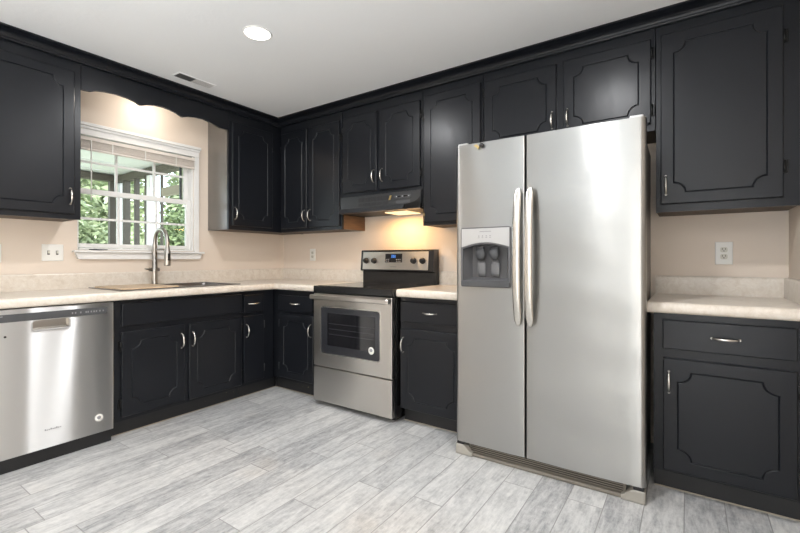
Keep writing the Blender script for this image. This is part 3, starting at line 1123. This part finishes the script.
# three seven-segment style digits, too small in the photo to read apart
for k, x in enumerate((.352, .368, .384)):
    slant(x, x + .011, 1.140, 1.1425, .0056, .0062, b, .0008)
    slant(x, x + .011, 1.150, 1.1525, .0056, .0062, b, .0008)
    slant(x, x + .011, 1.160, 1.1625, .0056, .0062, b, .0008)
    slant(x + .0085, x + .011, 1.140, 1.1625, .0056, .0062, b, .0008)
obj('clock_digit', b, M['lcd'], ds)
b = nbm()
for x in (.302, .320, .402, .420, .438):
    slant(x, x + .010, 1.108, 1.114, .0056, .0062, b, .001)
    slant(x, x + .010, 1.122, 1.128, .0056, .0062, b, .001)
obj('button_mark', b, M['mark'], ds)
b = nbm()
for k in range(7):
    slant(.345 + k * .0085, .351 + k * .0085, 1.062, 1.067, .0031, .0036, b, .0008)
obj('maker_mark', b, M['mark'], cp)
for x in (.085, .173, .577, .663):
    b = nbm()
    lathe(b, [(.026, -.0035), (.026, -.008), (.021, -.012), (.019, -.030), (.016, -.033), (.0, -.033)], (x, -.111, 1.115), 'y', 20, caps=False)
    box(b, x - .004, x + .004, -.146, -.140, 1.098, 1.134)
    kn = autosmooth(obj('knob', b, M['black_matte'], cp), 40)
    b = nbm()
    for k in range(7):
        a = math.radians(-40 + k * 43)
        cx, cz = x + .034 * math.cos(a), 1.115 + .034 * math.sin(a)
        slant(cx - .0015, cx + .0015, cz - .0015, cz + .0015, .0031, .0035, b, .0005)
    obj('dial_mark', b, M['mark_dark'], kn)

# ------------------------------------------------------------------ range hood
HX0, HX1 = 1.126, 1.9235
HB = 1.508
t = thing('range_hood', 'black under-cabinet range hood with lit lamp above the range', 'range hood', (HX0, 0, HB))
W = HX1 - HX0
b = nbm()
box(b, 0, W, -.318, -.012, .014, .139)
obj('body', b, M['hood'], t)
b = nbm()
box(b, 0, W, -.340, -.318, .040, .138, .002)
fa = obj('fascia', b, M['hood'], t)
b = nbm()
for k in range(5):
    box(b, .20 + k * .062, .255 + k * .062, -.3415, -.3402, .084, .118)
    box(b, .20 + k * .062, .255 + k * .062, -.3415, -.3402, .052, .074)
obj('vent_slot', b, M['black_matte'], fa)
b = nbm()
pts = rrect_pts(.560, .715, .090, .114, .011)
prism(b, pts, -.344, -.3402)
sp_ = obj('switch_plate', b, M['dark_grey'], fa)
b = nbm()
for x in (.590, .650):
    box(b, x, x + .032, -.348, -.3442, .096, .108, .002)
obj('rocker_switch', b, M['black'], sp_)
b = nbm()
for x in (.578, .632, .690):
    box(b, x, x + .010, -.3447, -.3442, .099, .105)
obj('switch_mark', b, M['silver'], sp_)
b = nbm()
prism(b, rrect_pts(.575, .705, .050, .072, .006), -.342, -.3402)
obj('lower_plate', b, M['dark_grey'], fa)
obj('badge', prism(nbm(), [(.505, .082), (.522, .082), (.535, .116), (.518, .116)], -.3435, -.3402), M['brass'], fa)
# lip along the bottom that sweeps up at one end
b = nbm()
prl = [(-.318, .0), (-.364, .0), (-.366, .006), (-.344, .040), (-.318, .042)]
ring_loft(b, [[(x, y, z) for y, z in prl] for x in (0, .655)], smooth=False)
box(b, .655, W, -.352, -.318, 0, .0055)
pts = [(.662, .006), (W - .002, .006), (W - .002, .092), (.775, .070), (.745, .054), (.70, .044), (.662, .040)]
obj('lip', b, M['hood'], t)
obj('end_recess', prism(nbm(), pts, -.3425, -.318), M['hinge'], t)
b = nbm()
box(b, .02, W - .02, -.315, -.015, .002, .0138)
obj('filter', b, M['black_matte'], t)
obj('lamp_lens', box(nbm(), .40, .62, -.250, -.05, -.006, .0018, .003), M['hood_lens'], t)['label'] = 'lit warm lamp lens'
lo = light('hood_lamp', 'AREA', (.47, -.19, -.012), 4.2, (1.0, .57, .20), .26, rot=(0, 0, 0), size_y=.12, shape='RECTANGLE')
lo.parent = t

# ------------------------------------------------------------------ fridge (side by side, freezer with dispenser)
t = thing('refrigerator', 'stainless side-by-side refrigerator with ice dispenser in its freezer door', 'refrigerator', (2.444, -.806, 0), math.radians(0.8))
FW, ZT, ZB = .962, 1.783, .078
SEAM0, SEAM1 = .4065, .4135


def fridge_door(x0, x1, hole=None, e0=.022, e1=.022):
    """plan profile with rounded corners and a gentle bow"""
    pr = [(x0, .062)]
    for k in range(6):
        a = PI / 2 * k / 5
        pr.append((x0 + e0 - e0 * math.cos(a), .004 + 1.15 * e0 * (1 - math.sin(a))))
    xs = [x0 + .022 + (x1 - x0 - .044) * k / 10 for k in range(1, 10)]
    if hole:
        xs = sorted([x for x in xs if all(abs(x - h_) > .012 for h_ in hole[:2]) and not hole[0] < x < hole[1]] + list(hole[:2]))
    for x in xs:
        u = (x - x0) / (x1 - x0) * 2 - 1
        pr.append((x, .004 - .006 * (1 - u * u)))
    for k in range(6):
        a = PI / 2 * (1 - k / 5)
        pr.append((x1 - e1 + e1 * math.cos(a), .004 + 1.15 * e1 * (1 - math.sin(a))))
    pr.append((x1, .062))
    return pr


hole = (.056, .322, 1.010, 1.215)
pr = fridge_door(.002, SEAM0, hole, e1=.008)
b = nbm()
si = [i for i in range(len(pr) - 1) if abs(pr[i][0] - hole[0]) < 1e-6][0]
shell(b, pr, [ZB, hole[2], hole[3], ZT], holes={(si, 1)})
fd = autosmooth(obj('freezer_door', b, M['steel_fridge'], t, brush=True), 30)
b = nbm()
shell(b, fridge_door(SEAM1, FW, e0=.008), [ZB, ZT])
rd = autosmooth(obj('fridge_door', b, M['steel_fridge'], t, brush=True), 30)
b = nbm()
box(b, .012, .943, .068, .74, .02, 1.750)
obj('case', b, M['case_grey'], t)
b = nbm()
box(b, .010, FW - .012, .0622, .0675, ZB + .01, ZT - .01)
obj('door_gasket', b, M['black_matte'], t)
# grille and feet
b = nbm()
box(b, .075, FW - .085, .035, .067, .022, .070)
gq = obj('grille', b, M['grille'], t)
b = nbm()
for k in range(4):
    box(b, .085, FW - .095, .0335, .0345, .028 + .0105 * k, .033 + .0105 * k)
obj('grille_slot', b, M['grille_dark'], gq)
b = nbm()
box(b, .075, FW - .085, .014, .067, .001, .0215, .006)
obj('base_trim', b, M['grille'], t)
for sg, xo in ((1, .003), (-1, FW - .003)):
    b = nbm()
    prism(b, [(xo, .001), (xo + sg * .10, .001), (xo + sg * .10, .022), (xo + sg * .085, .030), (xo + sg * .060, .052), (xo + sg * .045, .058), (xo, .058)], .004, .067, .004)
    fc = obj('foot_cover', b, M['foot'], t)
    xx = xo + sg * .006
    obj('hinge_cap', box(nbm(), xx, xx + sg * .044, .008, .060, .0585, .074, .004), M['black_matte'], fc)
for x0, x1 in ((.010, .070), (FW - .070, FW - .010)):
    obj('top_hinge', box(nbm(), x0, x1, .020, .115, ZT + .0005, ZT + .016, .006), M['silver'], t)


def fridge_handle(x, sgn, door):
    b = nbm()
    rings = []
    N = 26
    for k in range(N + 1):
        s = -1 + 2 * k / N
        z = 1.140 + s * .360
        out = -.020 - .040 * (1 - abs(s) ** 3.0)
        wv = .021 if abs(s) < .9 else .021 * (1 - .5 * ((abs(s) - .9) / .1) ** 2)
        d = .010
        rings.append([(x + wv * math.cos(a), out + d * math.sin(a), z) for a in [2 * PI * j / 14 for j in range(14)]])
    ring_loft(b, rings)
    for z in (.800, 1.478):
        box(b, x - .009, x + .009, -.030, .001, z - .02, z + .02, .003)
    return autosmooth(obj('handle', b, M['nickel'], door), 50)


fridge_handle(SEAM0 - .027, -1, fd)
fridge_handle(SEAM1 + .029, 1, rd)
# dispenser
b = nbm()
pa = rrect_pts(.044, .335, .972, 1.306, .012)
x0, x1, z0, z1 = hole
pi_ = []
nA = 7
arch = [(x0 + (x1 - x0) * k / 12, z1 - .028 + .026 * math.sin(PI * k / 12)) for k in range(13)]
inner = [(x1, z0), (x1, z1 - .028)] + [p for p in reversed(arch)][1:-1] + [(x0, z1 - .028), (x0, z0)]
front, back_ = -.012, -.0005
V1 = [b.verts.new((x, front, z)) for x, z in pa]
V2 = [b.verts.new((x, front, z)) for x, z in inner]
V1b = [b.verts.new((x, .004, z)) for x, z in pa]
V2b = [b.verts.new((x, .004, z)) for x, z in inner]
es = []
for Vs in (V1, V2):
    for i in range(len(Vs)):
        es.append(b.edges.new((Vs[i], Vs[(i + 1) % len(Vs)])))
bmesh.ops.triangle_fill(b, edges=es, use_beauty=True)
for Va, Vb in ((V1, V1b), (V2, V2b)):
    for i in range(len(Va)):
        j = (i + 1) % len(Va)
        b.faces.new((Va[i], Va[j], Vb[j], Vb[i]))
dp = obj('dispenser', b, M['disp_dark'], fd)
# silver face plate above the arch
b = nbm()
arch2 = [(.050 + .279 * k / 14, 1.196 + .026 * math.sin(PI * k / 14)) for k in range(15)]
prism(b, arch2 + [(.329, 1.300), (.050, 1.300)], -.0155, -.0122)
fp = obj('face_plate', b, M['silver'], dp)
b = nbm()
for x in (.150, .172, .194, .216):
    box(b, x, x + .010, -.0161, -.0156, 1.246, 1.249)
    box(b, x + .002, x + .008, -.0161, -.0156, 1.254, 1.260)
for k in range(9):
    box(b, .160 + k * .0075, .1655 + k * .0075, -.0161, -.0156, 1.279, 1.284)
obj('button_mark', b, M['mark'], fp)
# cavity
b = nbm()
o1 = [(x0, .004, z0), (x1, .004, z0), (x1, .004, z1 + .0), (x0, .004, z1 + .0)]
o2 = [(x0 + .03, .058, z0 + .015), (x1 - .03, .058, z0 + .015), (x1 - .03, .058, z1 - .01), (x0 + .03, .058, z1 - .01)]
ring_loft(b, [o1, o2], caps=False, smooth=False)
b.faces.new([b.verts.new(p) for p in o2])
cv = obj('cavity', b, M['disp_dark'], dp, recalc=False)
for cx, col in ((.150, 'dark_grey'), (.232, 'dark_grey')):
    b = nbm()
    rings = []
    for z, hw, y in ((1.195, .022, .020), (1.165, .030, .016), (1.140, .027, .018), (1.125, .012, .026)):
        rings.append([(cx + hw * math.cos(a), y + .014 * math.sin(a), z) for a in [2 * PI * k / 14 for k in range(14)]])
    ring_loft(b, rings)
    obj('chute', b, M[col], cv)
for cx in (.150, .232):
    b = nbm()
    rings = []
    for z, hw, y in ((1.122, .016, .040), (1.10, .024, .036), (1.05, .026, .040), (1.032, .020, .046)):
        rings.append([(cx + hw * math.cos(a), y + .006 * math.sin(a), z) for a in [2 * PI * k / 14 for k in range(14)]])
    ring_loft(b, rings)
    obj('paddle', b, M['disp_mid'], cv)
b = nbm()
prism(b, rrect_pts(.048, .331, .976, 1.006, .008), -.022, -.0122, .003)
obj('drip_tray', b, M['dark_grey'], dp)

# small brass and black magnet on the freezer door's top edge
t = thing('fridge_magnet', 'tiny brass and black magnet at the top edge of the freezer door', 'magnet', (2.597, -.8130, 1.762), math.radians(0.8))
b = nbm()
lathe(b, [(0, -.016), (.010, -.014), (.013, -.008), (.012, 0)], (.018, 0, 0), 'y', 14, caps=False)
obj('black_knob', b, M['black_matte'], t)
b = nbm()
prism(b, [(-.030, .004), (-.012, .010), (.004, -.006), (-.004, -.020), (-.012, -.008)], -.006, 0)
obj('brass_tab', b, M['brass'], t)

# ------------------------------------------------------------------ wall plates
def plate(run, u, z, wd, ht, kind, label, cat, name):
    t = run_root(run, name, label, cat, u, z, None)
    obj('cover_plate', prism(nbm(), rrect_pts(-wd / 2, wd / 2, -ht / 2, ht / 2, .004), -.0075, -.0012, .0025), M['plate'], t)
    if kind == 'outlet':
        for dz in (-.0195, .0195):
            f = obj('receptacle', prism(nbm(), [(x, z_ + dz) for x, z_ in rrect_pts(-.0165, .0165, -.0145, .0145, .009)], -.0088, -.0077), M['receptacle'], t)
            b = nbm()
            box(b, -.0085, -.0055, -.0095, -.0089, dz + .000, dz + .009)
            box(b, .0055, .0085, -.0095, -.0089, dz + .000, dz + .009)
            lathe(b, [(0, -.0007), (.0028, -.0006), (.003, 0)], (0, -.0088, dz - .007), 'y', 10, caps=False)
            obj('slot', b, M['slot'], f)
    else:
        for dx in ((-.0235, .0235) if wd > .1 else (0,)):
            obj('toggle', box(nbm(), dx - .0050, dx + .0050, -.018, -.0077, -.006, .012, .002), M['receptacle'], t)
            obj('toggle_slot', box(nbm(), dx - .007, dx + .007, -.0083, -.0077, -.014, .014), M['slot'], t)
    return t


plate('left', -1.979, 1.172, .118, .114, 'switch', 'white double toggle light switch plate on the wall beside the window', 'light switch', 'light_switch')
plate('left', -2.277, 1.165, .078, .114, 'outlet', 'white outlet plate cut by the photo edge above the dishwasher', 'outlet', 'wall_outlet')
plate('back', .444, 1.172, .076, .120, 'outlet', 'white outlet on the wall near the corner under the two-door cabinet', 'outlet', 'wall_outlet')
plate('back', 3.731, 1.162, .080, .128, 'outlet', 'white outlet on the wall beyond the fridge', 'outlet', 'wall_outlet')

# ------------------------------------------------------------------ blind pulled up in the window
t = thing('window_blind', 'raised cream slat blind bunched at the top of the window', 'blind', (0, -1.400, 1.924), PI / 2)
b = nbm()
box(b, -.430, .405, -.032, -.004, .052, .078, .003)
obj('head_rail', b, M['blind'], t)
b = nbm()
for k in range(9):
    box(b, -.428 + random.uniform(-.003, .003), .402 + random.uniform(-.003, .003), -.030 - random.uniform(0, .004), -.003, .0015 + k * .0052, .0051 + k * .0052, .0008, 1)
obj('slat_stack', b, M['blind'], t)
b = nbm()
box(b, -.428, .402, -.033, -.004, -.017, -.001, .003)
obj('bottom_rail', b, M['blind'], t)
obj('tilt_wand', tube(nbm(), [(-.368, -.040, .055), (-.368, -.042, -.16), (-.368, -.042, -.375)], .004, 8), M['plate'], t)
for x in (-.23, .0, .24):
    obj('lift_cord', box(nbm(), x - .003, x + .003, -.0375, -.0355, -.016, .055), M['plate'], t)

# small clear-wrapped scrap on the sill
b = nbm()
tube(b, [(-1.775, -.020, .006), (-1.74, -.026, .008), (-1.70, -.021, .006), (-1.66, -.026, .007)], [.003, .0055, .005, .003], 8)
for v_ in b.verts:
    v_.co.z += 1.1905
o = obj('sill_scrap', b, M['dark_grey'])
o.rotation_euler = (0, 0, PI / 2)
tag(o, 'small grey wrapped scrap lying on the window sill', 'scrap')

# ------------------------------------------------------------------ ceiling: recessed lights, vent, sink light
for i, (x, y) in enumerate(CANS):
    labs = ['glowing recessed ceiling light in front of the sink and corner', 'recessed ceiling light in front of the fridge', 'recessed ceiling light behind the camera on the sink side',
            'recessed ceiling light behind the camera on the fridge side', 'recessed ceiling light at the far end of the room on the sink side', 'recessed ceiling light at the far end of the room on the fridge side']
    t = thing('recessed_light', labs[i], 'ceiling light', (x, y, RZ), 0, 'recessed ceiling lights')
    b = nbm()
    ring_loft(b, [[(r * math.cos(a), r * math.sin(a), z) for a in [2 * PI * k / 40 for k in range(40)]] for r, z in ((.084, -.0005), (.084, -.004), (.074, -.006), (.072, -.0008))], caps=False)
    obj('trim_ring', b, M['white'], t)
    obj('lens', lathe(nbm(), [(0, -.0045), (.068, -.0040), (.0715, -.002)], (0, 0, 0), 'z', 40, caps=False), M['lens'], t)
    lo = light('can_lamp', 'AREA', (0, 0, -.009), CAN_E[i], CAN_COL, .12, rot=(0, 0, 0))
    lo.parent = t

t = thing('sink_light', 'white flush light tucked behind the valance over the sink', 'ceiling light', (.185, -1.40, RZ))
obj('housing', lathe(nbm(), [(.07, -.0008), (.07, -.085), (.06, -.089)], (0, 0, 0), 'z', 28), M['white'], t)
lo = light('sink_lamp', 'POINT', (0, 0, -.128), 2.9, (1.0, .90, .78), .025)
lo.parent = t
obj('lens', lathe(nbm(), [(.058, -.0895), (.05, -.097), (0, -.100)], (0, 0, 0), 'z', 28, caps=False), M['lens'], t)

t = thing('ceiling_vent', 'small louvred air vent in the ceiling near the valance', 'vent', (.563, -1.30, RZ))
b = nbm()
ring_loft(b, [[(x * s, y * s2, z) for x, y in ((-.05, -.142), (.05, -.142), (.05, .142), (-.05, .142))] for s, s2, z in ((1, 1, -.0005), (1, 1, -.004), (.84, .94, -.006), (.84, .94, -.001))], caps=False, smooth=False)
obj('vent_frame', b, M['ceiling'], t)
for y0, y1, mk, lab in ((-.132, -.012, 'vent_dark', 'dark half of the vent louvres'), (-.008, .132, 'vent_light', 'pale half of the vent louvres')):  # same slats in both halves, one coloured dark, one pale
    b = nbm()
    for k in range(7):
        x = -.040 + k * .0118
        box(b, x, x + .0085, y0, y1, -.0055, -.0012)
    obj('louvre', b, M[mk], t)['label'] = lab
